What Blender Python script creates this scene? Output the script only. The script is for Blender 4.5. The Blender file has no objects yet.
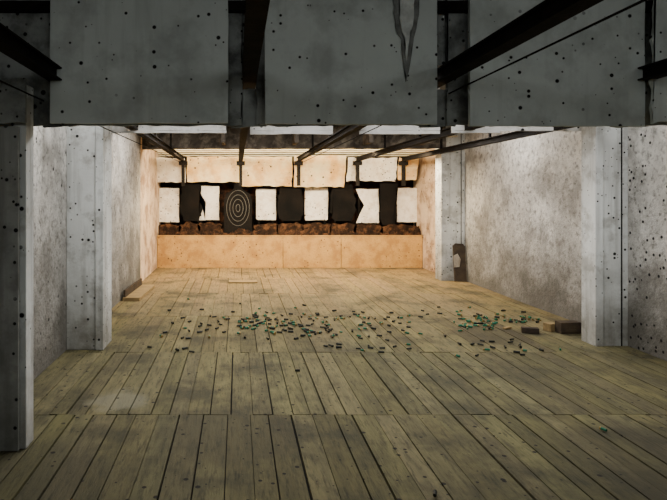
import bpy, bmesh, math, random
from mathutils import Vector, Matrix
R = random.Random(7)
F=560.0; VX=237.0; HY=195.0; H=1.6
scn = bpy.context.scene

# ------------------------------------------------------------ materials
def mat(name, c1, c2, scale=3.0, rough=0.85, bump=0.3, bscale=30, dots=0.0, dscale=14, grime=None,
        gscale=1.2, gamt=0.5, low=None, attr=None, stretch=None, dotcol=(0.01,0.01,0.01), fine=None, metal=0.0, streak=None, blot=None,
        dust=None, gate=(0.42,0.46), gthr=(0.48,0.64), spec=0.2):
    m = bpy.data.materials.new(name); m.use_nodes=True
    nt=m.node_tree; N=nt.nodes; L=nt.links
    b=N['Principled BSDF']; b.inputs['Roughness'].default_value=rough
    b.inputs['Metallic'].default_value=metal
    b.inputs['Specular IOR Level'].default_value=spec
    tc=N.new('ShaderNodeTexCoord'); src=tc.outputs['Object']
    mp=N.new('ShaderNodeMapping'); L.new(src,mp.inputs[0])
    if stretch: mp.inputs['Scale'].default_value=stretch
    def noise(s,vec,det=6,r=0.6):
        n=N.new('ShaderNodeTexNoise'); n.inputs['Scale'].default_value=s
        n.inputs['Detail'].default_value=det; n.inputs['Roughness'].default_value=r
        L.new(vec,n.inputs['Vector']); return n
    def ramp(inp,a,bb,v0=0.0,v1=1.0):
        r=N.new('ShaderNodeMapRange'); r.inputs[1].default_value=a; r.inputs[2].default_value=bb
        r.inputs[3].default_value=v0; r.inputs[4].default_value=v1
        L.new(inp,r.inputs[0]); return r.outputs[0]
    def mix(fac,ca,cb,mode='MIX'):
        x=N.new('ShaderNodeMix'); x.data_type='RGBA'; x.blend_type=mode
        if isinstance(fac,float): x.inputs[0].default_value=fac
        else: L.new(fac,x.inputs[0])
        for i,c in ((6,ca),(7,cb)):
            if isinstance(c,tuple): x.inputs[i].default_value=(*c,1)
            else: L.new(c,x.inputs[i])
        return x.outputs[2]
    def math_(op,a,bv):
        x=N.new('ShaderNodeMath'); x.operation=op
        for i,v in enumerate((a,bv)):
            if isinstance(v,float): x.inputs[i].default_value=v
            else: L.new(v,x.inputs[i])
        return x.outputs[0]
    def mul(a,bv): return math_('MULTIPLY',a,bv)
    n1=noise(scale,mp.outputs[0])
    col=mix(ramp(n1.outputs[0],0.35,0.65),c1,c2)
    if dust:  # sand spilled out of the trap: (colour, y0, y1, amount)
        sp=N.new('ShaderNodeSeparateXYZ'); L.new(src,sp.inputs[0])
        nd0=noise(1.1,src,5,0.6)
        yy=math_('ADD',sp.outputs[1],mul(nd0.outputs[0],3.0))
        col=mix(ramp(yy,dust[1]+1.5,dust[2]+1.5,0.0,dust[3]),col,dust[0])
    if fine:
        nf=noise(fine[0],mp.outputs[0],4,0.7)
        col=mix(mul(ramp(nf.outputs[0],0.5,0.68),fine[2]),col,fine[1])
    if attr:
        a=N.new('ShaderNodeAttribute'); a.attribute_name=attr
        col=mix(1.0,col,a.outputs['Color'],'MULTIPLY')
    if streak:
        ms=N.new('ShaderNodeMapping'); ms.inputs['Scale'].default_value=(9,9,0.7); L.new(src,ms.inputs[0])
        ns=noise(1.0,ms.outputs[0],5,0.6)
        col=mix(mul(ramp(ns.outputs[0],0.52,0.72),streak[1]),col,streak[0])
    if grime:
        ng=noise(gscale,src,8,0.65)
        col=mix(mul(ramp(ng.outputs[0],gthr[0],gthr[1]),gamt),col,grime)
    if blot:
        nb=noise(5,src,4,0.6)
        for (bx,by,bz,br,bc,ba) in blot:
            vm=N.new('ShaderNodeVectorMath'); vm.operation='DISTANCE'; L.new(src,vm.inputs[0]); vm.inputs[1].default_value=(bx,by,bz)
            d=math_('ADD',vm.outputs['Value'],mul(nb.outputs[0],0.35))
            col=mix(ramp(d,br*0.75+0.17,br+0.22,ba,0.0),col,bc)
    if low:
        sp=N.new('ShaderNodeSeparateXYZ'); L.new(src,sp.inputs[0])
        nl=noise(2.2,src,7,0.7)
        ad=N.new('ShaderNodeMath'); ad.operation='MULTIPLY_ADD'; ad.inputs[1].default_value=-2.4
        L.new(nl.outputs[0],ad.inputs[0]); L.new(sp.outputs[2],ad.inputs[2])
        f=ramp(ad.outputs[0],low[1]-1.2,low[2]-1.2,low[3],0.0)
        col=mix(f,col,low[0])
    bsrc=noise(bscale,mp.outputs[0],6,0.65).outputs[0]
    if dots>0:
        v=N.new('ShaderNodeTexVoronoi'); v.inputs['Scale'].default_value=dscale
        L.new(src,v.inputs['Vector'])
        sc=N.new('ShaderNodeSeparateColor'); L.new(v.outputs['Color'],sc.inputs[0])
        thr=math_('ADD',mul(mul(sc.outputs[0],sc.outputs[0]),dots),dots*0.3)
        q=math_('DIVIDE',v.outputs['Distance'],thr)
        f=ramp(q,0.75,1.0,1.0,0.0)
        nd=noise(1.3,src,2,0.5)
        f=mul(f,ramp(nd.outputs[0],gate[0],gate[1]))
        col=mix(f,col,dotcol)
    L.new(col,b.inputs['Base Color'])
    if bump:
        bp=N.new('ShaderNodeBump'); bp.inputs['Strength'].default_value=bump; bp.inputs['Distance'].default_value=0.02
        L.new(bsrc,bp.inputs['Height']); L.new(bp.outputs[0],b.inputs['Normal'])
    return m

def onfloor(x,y):
    d=F*H/(y-HY); return (x-VX)/F*d,d
M={}
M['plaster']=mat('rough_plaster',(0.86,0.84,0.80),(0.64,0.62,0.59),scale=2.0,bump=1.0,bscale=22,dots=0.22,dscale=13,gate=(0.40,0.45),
                 grime=(0.20,0.185,0.165),gscale=1.6,gamt=0.6,gthr=(0.49,0.61),low=((0.10,0.093,0.078),0.1,2.0,0.9),fine=(15,(0.17,0.16,0.145),0.8))  # lower wall: stains plus light falling off downwards, painted into the colour
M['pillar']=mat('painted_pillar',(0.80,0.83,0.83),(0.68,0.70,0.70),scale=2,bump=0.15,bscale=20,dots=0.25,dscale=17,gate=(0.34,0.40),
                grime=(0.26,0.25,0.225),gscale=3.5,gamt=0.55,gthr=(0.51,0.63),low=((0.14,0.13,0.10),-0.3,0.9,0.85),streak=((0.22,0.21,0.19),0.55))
M['pillardark']=mat('shaded_pillar',(0.46,0.47,0.45),(0.33,0.34,0.33),scale=2,bump=0.15,bscale=20,dots=0.22,dscale=16,gate=(0.36,0.42),
                grime=(0.14,0.135,0.12),gscale=3,gamt=0.6,low=((0.08,0.08,0.065),-0.4,0.9,0.8),streak=((0.15,0.145,0.135),0.5))  # pillar paint darkened for the unlit front face
M['panel']=mat('baffle_panel_paint',(0.72,0.77,0.75),(0.60,0.645,0.63),scale=1.6,rough=0.7,bump=0.12,bscale=12,dots=0.205,dscale=17,gate=(0.34,0.40),
               grime=(0.38,0.405,0.39),gscale=2.2,gamt=0.65,streak=((0.40,0.43,0.41),0.45))
M['panelback']=mat('baffle_back_board',(0.40,0.42,0.41),(0.19,0.20,0.19),scale=3,rough=0.8,bump=0.4,bscale=14,dots=0.28,dscale=18,gate=(0.3,0.35),
               grime=(0.06,0.06,0.06),gscale=3,gamt=0.75)
M['white']=mat('white_board',(0.82,0.81,0.79),(0.68,0.67,0.65),scale=4,bump=0.2,bscale=20,dots=0.25,dscale=14,grime=(0.3,0.28,0.24),gscale=5,gamt=0.5)
M['brownbeam']=mat('shaded_beam',(0.12,0.10,0.08),(0.05,0.042,0.036),scale=5,bump=0.5,bscale=20,grime=(0.34,0.30,0.24),gscale=6,gamt=0.5)  # header is lit from behind; its shade is put into this dark brown
M['steel']=mat('dark_steel',(0.008,0.007,0.0065),(0.018,0.015,0.013),scale=8,rough=0.8,bump=0.2,bscale=40,spec=0.08)
M['ceil']=mat('ceiling_concrete',(0.20,0.195,0.18),(0.13,0.125,0.12),scale=2,bump=0.5,bscale=20)
X1,Y1=onfloor(118,400)
M['floor']=mat('dusty_planks',(0.178,0.158,0.078),(0.116,0.105,0.055),scale=2.2,rough=0.8,bump=0.5,bscale=9,attr='tone',
               stretch=(5,0.7,1),dots=0.19,dscale=14,dotcol=(0.015,0.013,0.01),gate=(0.36,0.42),grime=(0.042,0.040,0.026),gscale=1.5,gamt=0.78,fine=(7,(0.044,0.042,0.026),0.8),
               dust=((0.29,0.195,0.09),5.5,11.0,0.85),
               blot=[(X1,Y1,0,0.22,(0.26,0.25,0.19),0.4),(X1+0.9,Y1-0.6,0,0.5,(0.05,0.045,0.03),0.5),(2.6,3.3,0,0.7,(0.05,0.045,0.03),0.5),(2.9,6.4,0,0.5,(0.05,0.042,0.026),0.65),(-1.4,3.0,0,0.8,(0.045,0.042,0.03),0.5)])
M['gap']=mat('subfloor_dark',(0.008,0.007,0.006),(0.012,0.010,0.008),bump=0)
M['tan']=mat('backstop_chipboard',(0.56,0.33,0.105),(0.46,0.255,0.078),scale=4,bump=0.25,bscale=30,dots=0.22,dscale=14,dotcol=(0.12,0.06,0.03),
             grime=(0.32,0.155,0.05),gscale=4,gamt=0.55,fine=(35,(0.32,0.175,0.062),0.65))
M['cream']=mat('trap_plywood',(0.92,0.80,0.52),(0.84,0.52,0.20),scale=2.6,bump=0.3,bscale=25,dots=0.26,dscale=12,dotcol=(0.06,0.03,0.02),
             grime=(0.48,0.21,0.065),gscale=3.0,gamt=0.5,gthr=(0.48,0.64))
M['cream2']=mat('trap_ceiling_boards',(0.95,0.91,0.76),(0.86,0.76,0.54),scale=3,bump=0.3,bscale=25,grime=(0.30,0.19,0.10),gscale=4,gamt=0.35)
M['pinkside']=mat('trap_side_plaster',(0.74,0.58,0.42),(0.54,0.38,0.26),scale=3,bump=0.5,bscale=25,dots=0.26,dscale=14,grime=(0.22,0.12,0.07),gscale=3,gamt=0.7)
M['paper']=mat('target_paper',(0.90,0.86,0.80),(0.78,0.72,0.63),scale=4,bump=0.1,bscale=20,dots=0.25,dscale=18,grime=(0.42,0.27,0.15),gscale=6,gamt=0.4)
M['soot']=mat('sooty_backwall',(0.005,0.004,0.004),(0.012,0.008,0.006),scale=5,bump=0.6,bscale=14,grime=(0.07,0.03,0.016),gscale=6,gamt=0.6,spec=0.05)
M['rubble']=mat('rubber_rubble',(0.030,0.017,0.011),(0.014,0.009,0.007),scale=12,bump=1.0,bscale=40,grime=(0.13,0.06,0.03),gscale=7,gamt=0.7,spec=0.05)
M['torn']=mat('torn_board',(0.035,0.019,0.012),(0.012,0.008,0.006),scale=9,bump=0.6,bscale=40,grime=(0.17,0.08,0.038),gscale=8,gamt=0.6,spec=0.05)
M['black']=mat('black_rubber',(0.006,0.006,0.006),(0.012,0.010,0.009),bump=0.3,bscale=20,spec=0.05,rough=0.95)
M['ring']=mat('grey_print',(0.10,0.095,0.09),(0.06,0.058,0.055),bump=0)
M['wood']=mat('scrap_wood',(0.34,0.24,0.11),(0.22,0.155,0.075),scale=4,stretch=(1,6,6),bump=0.3,bscale=10)
M['wood2']=mat('dark_scrap_wood',(0.075,0.055,0.035),(0.04,0.03,0.024),scale=6,bump=0.4,bscale=20)
M['scuff']=mat('chipped_paint',(0.42,0.38,0.32),(0.22,0.18,0.14),scale=9,bump=0.4,bscale=20)
M['green']=mat('green_plastic',(0.004,0.10,0.05),(0.008,0.15,0.085),rough=0.4,bump=0,scale=3)
M['blk']=mat('black_plastic',(0.008,0.010,0.008),(0.012,0.016,0.012),rough=0.5,bump=0)
M['brass']=mat('brass',(0.35,0.25,0.09),(0.3,0.2,0.07),rough=0.4,bump=0,metal=0.8)
M['flake']=mat('peeled_strip',(0.16,0.16,0.155),(0.30,0.31,0.30),scale=14,bump=0.4,bscale=30)
M['flakel']=mat('peeled_light',(0.80,0.83,0.81),(0.55,0.57,0.55),scale=14,bump=0.4,bscale=30)
M['housing']=mat('lamp_housing',(0.6,0.6,0.6),(0.5,0.5,0.5),bump=0)
def emat(name,c,s):
    m=bpy.data.materials.new(name); m.use_nodes=True; b=m.node_tree.nodes['Principled BSDF']
    b.inputs['Base Color'].default_value=(*c,1)
    b.inputs['Emission Color'].default_value=(*c,1); b.inputs['Emission Strength'].default_value=s; return m
M['tube']=emat('tube_glow',(1,0.97,0.92),4)
M['tubew']=emat('tube_glow_warm',(1,0.85,0.62),6)

# ------------------------------------------------------------ geometry helpers
def box(bm,x0,x1,y0,y1,z0,z1,mi=0):
    vs=[bm.verts.new((x,y,z)) for z in (z0,z1) for y in (y0,y1) for x in (x0,x1)]
    fs=[(0,2,3,1),(4,5,7,6),(0,1,5,4),(2,6,7,3),(0,4,6,2),(1,3,7,5)]
    out=[]
    for f in fs:
        fc=bm.faces.new([vs[i] for i in f]); fc.material_index=mi; out.append(fc)
    return vs,out
def make(name,bm,mats,parent=None,bevel=0,smooth=False):
    bmesh.ops.recalc_face_normals(bm,faces=bm.faces)
    me=bpy.data.meshes.new(name); bm.to_mesh(me); bm.free()
    for m in mats: me.materials.append(M[m])
    o=bpy.data.objects.new(name,me); scn.collection.objects.link(o)
    if smooth:
        for p in me.polygons: p.use_smooth=True
    if bevel:
        md=o.modifiers.new('bevel','BEVEL'); md.width=bevel; md.segments=2; md.limit_method='ANGLE'
    if parent: o.parent=parent
    return o
def ragged(bm,pts,y0,y1,mi=0,amp=0.012,step=0.05,tilt=0.0,zmax=None):
    out=[]
    n=len(pts)
    for i in range(n):
        a=Vector(pts[i]); b=Vector(pts[(i+1)%n]); k=max(1,int((b-a).length/step))
        for j in range(k):
            p=a.lerp(b,j/k); zz=p.y+R.uniform(-amp,amp)
            if zmax: zz=min(zz,zmax)
            out.append((p.x+R.uniform(-amp,amp),zz))
    zt=max(p[1] for p in out)
    f=[bm.verts.new((x,y0+(zt-z)*tilt,z)) for x,z in out]
    g=[bm.verts.new((x,y1+(zt-z)*tilt,z)) for x,z in out]
    a=bm.faces.new(f); a.material_index=mi
    b=bm.faces.new(g[::-1]); b.material_index=mi
    for i in range(len(f)):
        q=bm.faces.new((f[i],g[i],g[(i+1)%len(f)],f[(i+1)%len(f)])); q.material_index=mi
    bmesh.ops.triangulate(bm,faces=[a,b])
def px(x,d): return (x-VX)/F*d
def pz(y,d): return H-(y-HY)/F*d

YB=-2.5; YE=12.95; XL=-1.76; XR=4.25; XRN=4.14; ZC=2.97; ZT=2.955

# ------------------------------------------------------------ floor
bm=bmesh.new(); lay=bm.loops.layers.float_color.new('tone')
rows=[YB,-0.78,0.84,2.46,4.08,5.70,7.4,9.1,10.8,YE]
for r in range(len(rows)-1):
    x=XL-0.05+R.uniform(-0.1,0)
    while x<XR+0.05:
        w=R.uniform(0.12,0.175); g=R.choice([0.004,0.006,0.009,0.012,0.015]) if r<5 else R.choice([0.003,0.005,0.008,0.011])
        h=R.uniform(-0.003,0.003)
        x1=min(x+w-g,XR+0.06)
        if x1-x>0.02:
            _,fs=box(bm,x,x1,rows[r]+0.003,rows[r+1]-0.003,-0.03,h,0)
            t=R.uniform(0.72,1.15) if r<6 else R.uniform(0.88,1.08); c=(t,t*R.uniform(0.97,1.02),t*R.uniform(0.88,1.04),1)
            for f in fs:
                for l in f.loops: l[lay]=c
        x+=w
_,fs=box(bm,XL-0.1,XR+0.1,YB,YE,-0.12,-0.025,1)
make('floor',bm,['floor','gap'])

# ------------------------------------------------------------ walls / ceiling
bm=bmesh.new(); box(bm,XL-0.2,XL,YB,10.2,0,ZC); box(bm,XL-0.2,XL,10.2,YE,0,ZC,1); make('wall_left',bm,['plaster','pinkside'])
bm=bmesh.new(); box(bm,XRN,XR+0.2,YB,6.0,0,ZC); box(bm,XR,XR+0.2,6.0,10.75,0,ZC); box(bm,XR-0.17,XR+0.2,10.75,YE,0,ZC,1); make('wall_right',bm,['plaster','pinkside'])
bm=bmesh.new(); box(bm,XL-0.2,XR+0.2,YE,YE+0.2,-0.1,ZC); make('wall_back',bm,['soot'])
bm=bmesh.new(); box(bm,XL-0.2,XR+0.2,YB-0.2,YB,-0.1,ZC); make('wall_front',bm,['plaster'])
bm=bmesh.new(); box(bm,XL-0.2,XR+0.2,YB-0.2,YE+0.2,ZC,ZC+0.2); make('ceiling',bm,['ceil'])

# ------------------------------------------------------------ pillars
def pillar(x0,x1,y0,y1,inner,z1=ZC,m='pillar'):
    bm=bmesh.new()
    box(bm,x0,x1,y0,y1,0,z1)
    if inner=='R': box(bm,x1-0.07,x1+0.012,y0-0.015,y1,0.0,z1,0)
    if inner=='L': box(bm,x0-0.012,x0+0.07,y0-0.015,y1,0.0,z1,0); box(bm,x1-0.075,x1-0.06,y0-0.004,y0+0.002,0,z1,1)
    return make('pillar',bm,[m,'gap'],bevel=0.006)
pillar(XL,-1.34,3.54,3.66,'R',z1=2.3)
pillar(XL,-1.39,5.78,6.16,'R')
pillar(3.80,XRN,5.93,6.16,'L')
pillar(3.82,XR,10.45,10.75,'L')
bm=bmesh.new(); box(bm,XL,-1.365,3.495,3.52,0.0,2.03); make('shaded_pillar_face',bm,['pillardark'],bevel=0.004)  # stands in for the pillar front, with its shade put into the colour

# ------------------------------------------------------------ front baffle
root=bpy.data.objects.new('ceiling_baffle',None); scn.collection.objects.link(root)
def holed(name,pts,y0,y1,m,parent,amp=0.006,step=0.12):
    bm=bmesh.new(); ragged(bm,pts,y0,y1,0,amp,step,zmax=ZT); return make(name,bm,[m],parent=parent)
D=3.6
ps=[(50,228,-8,123),(265,437,-8,124),(470,645,-8,126)]
for i,(a,b,t,bo) in enumerate(ps):
    holed(f'panel_{i+1}',[(px(a,D),pz(bo,D)),(px(b,D),pz(bo,D)),(px(b,D),ZT),(px(a,D),ZT)],D,D+0.03,'panel',root,amp=0.003)
RX=[-1.17,0.08,1.34,2.62,3.62]
D2=3.70
edges=[XL]+RX[:4]+[XRN]
for i in range(5):
    a=edges[i]+(0.05 if i else 0.01); b=edges[i+1]-(0.05 if i<4 else 0.01)
    holed(f'rear_board_{i+1}',[(a,2.06),(b,2.06),(b,ZT),(a,ZT)],D2,D2+0.03,'panelback',root,amp=0.008,step=0.07)
for i in range(4):
    x=RX[i]
    holed(f'slot_lower_{i}',[(x-0.12,2.05),(x+0.12,2.06),(x+0.12,2.31),(x-0.12,2.30)],D2+0.03,D2+0.05,'panelback',root,step=0.05)
    holed(f'slot_upper_{i}',[(x-0.12,2.47),(x+0.12,2.47),(x+0.12,ZT),(x-0.12,ZT)],D2+0.03,D2+0.05,'panelback',root,step=0.05)
bm=bmesh.new(); box(bm,XL+0.01,XRN-0.01,3.632,3.695,2.80,2.86); make('hanger_beam',bm,['steel'],parent=root)
holed('side_board_left',[(XL+0.01,2.04),(-1.31,2.05),(-1.31,2.32),(XL+0.01,2.31)],3.46,3.485,'panelback',root,step=0.06)
holed('side_board_right',[(px(652,3.55),2.06),(XRN-0.015,2.05),(XRN-0.015,ZT),(px(655,3.55),ZT)],3.55,3.575,'panel',root,amp=0.012,step=0.05)
bm=bmesh.new()
ragged(bm,[(px(x,3.59),pz(y,3.59)) for x,y in [(393,-8),(419,-8),(418,22),(412,45),(409,70),(406,82),(403,60),(401,40),(395,28)]],3.585,3.596,0,0.006,0.04,zmax=ZT)
ragged(bm,[(px(x,3.58),pz(y,3.58)) for x,y in [(399,-8),(414,-8),(414,18),(409,40),(406,62),(405,38),(400,24)]],3.575,3.584,1,0.004,0.04,zmax=ZT)
make('peeling_strip',bm,['flake','flakel'],parent=root)

# second baffle row, notched round the rails
r2=bpy.data.objects.new('white_baffle',None); scn.collection.objects.link(r2)
D3=6.3
for i,(a,b,yb) in enumerate([(66,226,133),(250,333,134),(360,440,134),(452,500,133),(500,582,131)]):
    bm=bmesh.new(); xa,xb=px(a,D3),px(b,D3)
    ragged(bm,[(xa,pz(yb,D3)),(xb,pz(yb,D3)),(xb,2.326),(xa,2.326)],D3,D3+0.03,0,0.004,0.12,zmax=2.328)
    box(bm,xa,xb,D3,D3+0.03,2.44,ZT)
    x=xa
    for rx in RX:
        if rx-0.06>x and rx-0.06<xb: box(bm,x,rx-0.06,D3,D3+0.03,2.328,2.44); x=rx+0.06
        elif abs(rx-x)<0.06: x=rx+0.06
    if x<xb: box(bm,x,xb,D3,D3+0.03,2.328,2.44)
    make(f'board_{i}',bm,['white'],parent=r2)
bm=bmesh.new()
D4=10.15
ragged(bm,[(XL+0.03,2.44),(3.78,2.45),(3.78,ZT),(XL+0.03,ZT)],D4,D4+0.12,0,0.012,0.15,zmax=ZT)
for x in RX: box(bm,x-0.35,x-0.28,9.6,D4,2.5,ZT)
make('trap_header',bm,['brownbeam'])

# ------------------------------------------------------------ rails
for i,x in enumerate(RX):
    bm=bmesh.new()
    y0,y1=(0.8,12.25)
    if i==4: y0=4.0
    box(bm,x-0.045,x+0.045,y0,y1,2.410,2.420)
    box(bm,x-0.045,x+0.045,y0,y1,2.335,2.345)
    box(bm,x-0.012,x+0.012,y0,y1,2.345,2.410)
    for yy in (1.8,5.0,8.0,9.9):
        if yy>y0: box(bm,x-0.015,x+0.015,yy,yy+0.04,2.42,ZT)
    box(bm,x-0.035,x+0.035,12.13,12.21,1.80,2.34)
    box(bm,x-0.09,x+0.09,12.12,12.24,2.25,2.335)
    make('target_rail',bm,['steel'])
def wire(name,pts,r=0.006):
    cu=bpy.data.curves.new(name,'CURVE'); cu.dimensions='3D'; cu.bevel_depth=r
    s=cu.splines.new('POLY'); s.points.add(len(pts)-1)
    for p,q in zip(s.points,pts): p.co=(*q,1)
    o=bpy.data.objects.new(name,cu); scn.collection.objects.link(o); cu.materials.append(M['steel']); return o
wire('cable',[(1.40,0.8,2.27),(1.40,3.7,2.27),(1.40,12.1,2.30)],0.005)
wire('cable',[(-1.28,0.8,2.20),(-1.28,3.45,2.22),(-1.2,12.1,2.30)],0.005)
wire('cable',[(3.55,4,2.40),(3.9,7,2.40),(4.0,10.4,2.42)],0.012)

# ------------------------------------------------------------ bullet trap
bm=bmesh.new()
XB=XR-0.18
cuts=[XL+0.01]+[px(v,12.3) for v in (283,341)]+[XB]
for i in range(3):
    ragged(bm,[(cuts[i]+0.004,0.005),(cuts[i+1]-0.004,0.005),(cuts[i+1]-0.004,0.70),(cuts[i]+0.004,0.70)],12.28,12.31,0,0.003,0.2)
box(bm,XL+0.01,XB,12.27,12.33,0.69,0.715)
make('backstop_board',bm,['tan'])
bm=bmesh.new(); nx=170; ny=6; g=[]
for j in range(ny+1):
    row=[]
    for i in range(nx+1):
        x=XL+0.02+(XB-0.01-XL-0.02)*i/nx; y=12.34+0.08*j/ny
        z=0.66+0.14*j/ny+(0.04*math.sin(x*5)+0.03*math.sin(x*11+1)+R.uniform(-0.04,0.04))*min(1,j/2)
        row.append(bm.verts.new((x,y,z)))
    g.append(row)
for j in range(ny):
    for i in range(nx): bm.faces.new((g[j][i],g[j][i+1],g[j+1][i+1],g[j+1][i]))
lo=[bm.verts.new((v.co.x,12.34,0.0)) for v in g[0]]
hi=[bm.verts.new((v.co.x,12.425,0.0)) for v in g[-1]]
for i in range(nx): 
    bm.faces.new((lo[i],lo[i+1],g[0][i+1],g[0][i])); bm.faces.new((hi[i+1],hi[i],g[-1][i],g[-1][i+1]))
make('rubble_pile',bm,['rubble'])
DT=12.38
bm=bmesh.new()
for a,b,t,bo,mi in [(157,185,158,182,1),(187,240,157,182,0),(242,292,157,186,0),(294,345,156,187,0),(347,396,158,181,1),(398,417,158,180,0)]:
    ragged(bm,[(px(a,DT),pz(bo,DT)),(px(b,DT),pz(bo,DT)),(px(b,DT),pz(t,DT)),(px(a,DT),pz(t,DT))],DT-0.12,DT-0.09,mi,0.014,0.10,tilt=0.3)
make('upper_trap_board',bm,['cream','paper'])
bm=bmesh.new()
y=10.32
while y<12.8:
    w_=R.uniform(0.2,0.3); y1=min(y+w_-0.004,12.9)
    zz=2.68-(y-10.32)*0.085
    vs,_=box(bm,XL+0.01,XR-0.18,y,y1,zz,zz+0.02)
    y+=w_
make('trap_ceiling',bm,['cream2'])
DP=12.70
def paper(a,b,t,bo,bite=None):
    bm=bmesh.new()
    P=[(px(a,DP),pz(bo,DP)),(px(b,DP),pz(bo,DP)),(px(b,DP),pz(t,DP)),(px(a,DP),pz(t,DP))]
    if bite=='L': P=P[:3]+[(px(a,DP),pz(t,DP)),(px(a+3,DP),pz(t+8,DP)),(px(a+8,DP),pz(t+16,DP)),(px(a+4,DP),pz(t+25,DP))]
    ragged(bm,P,DP,DP+0.012,0,0.007,0.12)
    box(bm,px(a,DP)+0.05,px(a,DP)+0.09,DP+0.014,DP+0.05,0.0,pz(t,DP)-0.03,1); box(bm,px(b,DP)-0.09,px(b,DP)-0.05,DP+0.014,DP+0.05,0.0,pz(t,DP)-0.03,1)
    make('paper_target',bm,['paper','black'])
for q in [(156,179,188,222,None),(198,219,186,220,'L'),(256,276,189,220,None),(305,328,188,220,None),(356,379,189,223,'L'),(397,419,188,222,None)]: paper(*q)
bm=bmesh.new()
DB=12.60
for a,b,t,bo in [(180,202,184,224),(277,304,186,224),(329,356,184,224),(379,397,182,228)]:
    m_=(a+b)/2
    ragged(bm,[(px(m_-7,DB),pz(bo,DB)),(px(m_+7,DB),pz(bo,DB)),(px(b,DB),pz((t+bo)/2+6,DB)),(px(b-1,DB),pz((t+bo)/2-8,DB)),(px(m_+9,DB),pz(t,DB)),(px(m_-9,DB),pz(t,DB)),(px(a+1,DB),pz((t+bo)/2-8,DB)),(px(a,DB),pz((t+bo)/2+6,DB))],DB-0.02,DB,0,0.03,0.05)
    box(bm,px(m_-7,DB),px(m_+7,DB),DB-0.02,DB,0.0,pz(bo-3,DB))
make('rubber_curtain',bm,['black'])
bm=bmesh.new()
for a,b,t,bo in [(157,180,224,238),(180,200,222,238),(198,222,222,238),(254,278,223,238),(277,303,222,238),(302,330,223,238),(330,356,223,238),(354,382,224,238),(380,420,224,238)]:
    ragged(bm,[(px(a,12.55),pz(bo,12.55)),(px(b,12.55),pz(bo,12.55)),(px(b,12.55),pz(t+2,12.55)),(px((a+b)/2,12.55),pz(t,12.55)),(px(a,12.55),pz(t+2,12.55))],12.54,12.56,0,0.03,0.06)
    box(bm,px((a+b)/2-1,12.55),px((a+b)/2+1,12.55),12.54,12.56,0,pz(bo,12.55))
make('torn_backing',bm,['torn'])
# silhouette target
bm=bmesh.new(); DS=12.46
sil=[(224,238),(224,200),(226,194),(232,190),(234,188),(234,184),(238,182),(242,184),(242,188),(244,190),(250,194),(252,200),(252,238)]
ragged(bm,[(px(x,DS),pz(y,DS)) for x,y in sil],DS,DS+0.012,0,0.0,0.2)
box(bm,px(230,DS),px(231,DS),DS+0.012,DS+0.03,0,1.4); box(bm,px(245,DS),px(246,DS),DS+0.012,DS+0.03,0,1.4)
def ring(cxp,cyp,rx,ry,w=0.012):
    k=28; c=Vector((px(cxp,DS),pz(cyp,DS))); vin=[];vo=[]
    for i in range(k):
        a=2*math.pi*i/k
        vin.append(bm.verts.new((c.x+math.cos(a)*(rx-w),DS-0.004,c.y+math.sin(a)*(ry-w))))
        vo.append(bm.verts.new((c.x+math.cos(a)*rx,DS-0.004,c.y+math.sin(a)*ry)))
    for i in range(k):
        f=bm.faces.new((vin[i],vin[(i+1)%k],vo[(i+1)%k],vo[i])); f.material_index=1
for rx,ry in [(0.26,0.40),(0.19,0.30),(0.12,0.20),(0.05,0.09)]: ring(238,208,rx,ry)
make('silhouette_target',bm,['black','ring'])

# ------------------------------------------------------------ loose things on the floor
bm=bmesh.new()
def shell(x,y,L_,r,kind):
    k=8; a=R.uniform(0,math.pi*2); dx,dy=math.cos(a),math.sin(a)
    rings=[(0,r*1.08,2 if kind==0 else kind),(0.2,r*1.08,kind),(0.21,r,kind),(1,r*0.95,kind)]
    prev=None
    for t,rr,mi in rings:
        c=Vector((x+dx*L_*t,y+dy*L_*t,r*1.1+0.004)); vs=[]
        for i in range(k):
            b=2*math.pi*i/k
            vs.append(bm.verts.new(c+Vector((-dy*math.cos(b)*rr,dx*math.cos(b)*rr,math.sin(b)*rr))))
        if prev:
            for i in range(k):
                f=bm.faces.new((prev[0][i],prev[0][(i+1)%k],vs[(i+1)%k],vs[i])); f.material_index=prev[1]
        else: bm.faces.new(vs).material_index=mi
        prev=(vs,mi)
    bm.faces.new(prev[0][::-1]).material_index=kind
def scatter(cx,cy,sx,sy,n,pg=0.45):
    for _ in range(n):
        xx=R.gauss(cx,sx); yy=R.gauss(cy,sy)
        if not 303<yy<362: continue
        if 494<xx<590 and 324<yy<338: continue
        X,Y=onfloor(xx,yy)
        if X>XR-0.15 or X<XL+0.1: continue
        shell(X,Y,R.uniform(0.04,0.065),R.uniform(0.009,0.013),0 if R.random()<pg else 1)
scatter(265,325,20,5,46,0.45); scatter(300,328,30,6,34,0.4); scatter(335,320,32,3,26,0.4); scatter(300,328,65,10,34,0.3); scatter(385,330,45,9,24,0.3); scatter(478,324,13,3,38,0.75); scatter(520,321,22,3,36,0.5)
scatter(370,348,30,2,10,0.1); scatter(220,324,25,7,26,0.3); scatter(500,345,50,6,24,0.1); scatter(430,318,70,8,22,0.2); scatter(180,345,30,6,6,0.1)
for x,y in [(435,494),(600,430),(300,372),(520,356),(365,352),(560,350),(190,300),(440,308),(460,312)]:
    X,Y=onfloor(x,y); shell(X,Y,0.045,0.010,R.choice([0,1]))
make('shell_casings',bm,['green','blk','brass'])

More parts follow.
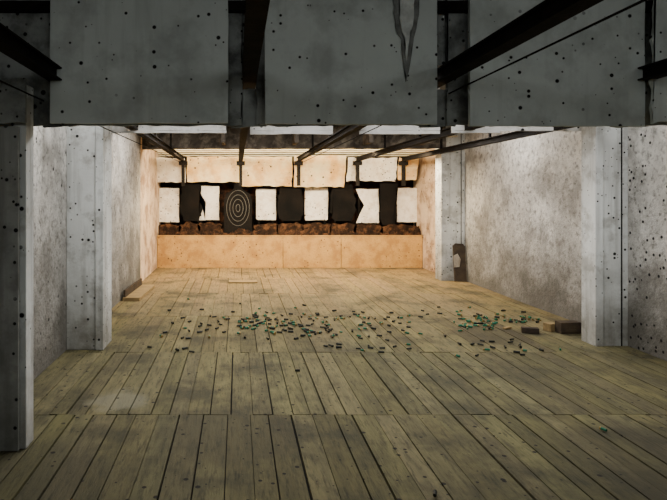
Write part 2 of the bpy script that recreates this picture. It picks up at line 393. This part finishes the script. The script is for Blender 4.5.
def plank_obj(name,cx,cy,lx,ly,h,ang,m,z=0.004,extra=None):
    bm=bmesh.new(); box(bm,cx-lx/2,cx+lx/2,cy-ly/2,cy+ly/2,z,z+h)
    if extra: 
        for e in extra: box(bm,cx+e[0],cx+e[1],cy+e[2],cy+e[3],z+e[4],z+e[5],1)
    bmesh.ops.rotate(bm,verts=bm.verts,cent=(cx,cy,0),matrix=Matrix.Rotation(ang,3,'Z'))
    return make(name,bm,[m,'wood2'],bevel=0.003)
plank_obj('wooden_board',XL+0.19,9.05,0.26,1.25,0.05,-0.04,'wood',extra=[(-0.12,-0.09,-0.6,0.6,0.05,0.16)])
X,Y=onfloor(243,282.5); plank_obj('flat_wood_scrap',X,Y,0.52,0.20,0.025,0.03,'wood')
X,Y=onfloor(568,333); plank_obj('wood_block',X,Y,0.24,0.12,0.13,0.05,'wood2',extra=[(-0.11,0.11,-0.064,-0.06,0.02,0.05)])
X,Y=onfloor(550,331); plank_obj('wood_block',X,Y,0.11,0.10,0.09,0.4,'wood')
X,Y=onfloor(530,333); plank_obj('wood_scrap',X,Y,0.18,0.08,0.06,-0.3,'wood2')
X,Y=onfloor(507,329); plank_obj('wood_scrap',X,Y,0.10,0.05,0.02,0.5,'wood')
bm=bmesh.new()
pts=[(0,0),(0.22,0),(0.22,0.64),(0.19,0.69),(0.05,0.70),(0,0.66)]
ragged(bm,pts,0,0.03,0,0.0,0.5)
ragged(bm,[(0.0,0.25),(0.10,0.27),(0.12,0.40),(0.07,0.50),(0.0,0.48)],-0.010,-0.001,1,0.008,0.06)
bmesh.ops.rotate(bm,verts=bm.verts,cent=(0,0,0),matrix=Matrix.Rotation(-0.14,3,'X'))
bmesh.ops.translate(bm,verts=bm.verts,vec=(4.0,10.28,0.012))
make('leaning_board',bm,['wood2','scuff'])

# ------------------------------------------------------------ lamps
def lamp(name,x0,x1,y,z,power,col,tm,tilt=0.0,n=3):
    w=(x1-x0)/n
    for i in range(n):
        cx=x0+w*(i+0.5)
        bm=bmesh.new(); box(bm,cx-0.6,cx+0.6,y-0.07,y+0.07,z,z+0.05)
        for dy in (-0.035,0.035):
            bmesh.ops.create_cone(bm,cap_ends=True,segments=12,radius1=0.015,radius2=0.015,depth=1.15,
              matrix=Matrix.Translation((cx,y+dy,z-0.02))@Matrix.Rotation(math.pi/2,4,'Y'))
        for f in bm.faces:
            if all(v.co.z<z-0.001 for v in f.verts): f.material_index=1
        make('fluorescent_light',bm,['housing',tm])
        l=bpy.data.lights.new(name,'AREA'); l.shape='RECTANGLE'; l.size=1.2; l.size_y=0.14; l.energy=power/n; l.color=col
        o=bpy.data.objects.new(name,l); scn.collection.objects.link(o); o.location=(cx,y,z-0.045)
        o.rotation_euler=(tilt,0,0)
lamp('lamp_mid',-1.5,3.9,4.95,2.90,125,(1,0.985,0.95),'tube')
lamp('lamp_far',-1.4,3.9,8.2,2.90,210,(1,0.95,0.87),'tube')
lamp('lamp_trap',-1.5,3.7,10.55,2.54,460,(1,0.81,0.53),'tubew',tilt=0.45)
lamp('fill_rear',-1.5,3.9,-0.6,2.90,36,(0.95,1,0.98),'tube',tilt=0.95)  # unseen fill with fixtures, added behind the camera to brighten panels and foreground
w=bpy.data.worlds.new('world'); scn.world=w; w.use_nodes=True
w.node_tree.nodes['Background'].inputs[0].default_value=(0.5,0.55,0.6,1); w.node_tree.nodes['Background'].inputs[1].default_value=0.05

# ------------------------------------------------------------ camera
cd=bpy.data.cameras.new('camera'); co=bpy.data.objects.new('camera',cd); scn.collection.objects.link(co)
co.location=(0,0,H); co.rotation_euler=(math.pi/2,0,0)
cd.sensor_width=36; cd.lens=36*F/667; cd.shift_x=(333.5-VX)/667; cd.shift_y=-(250-HY)/667
cd.clip_start=0.05
scn.camera=co
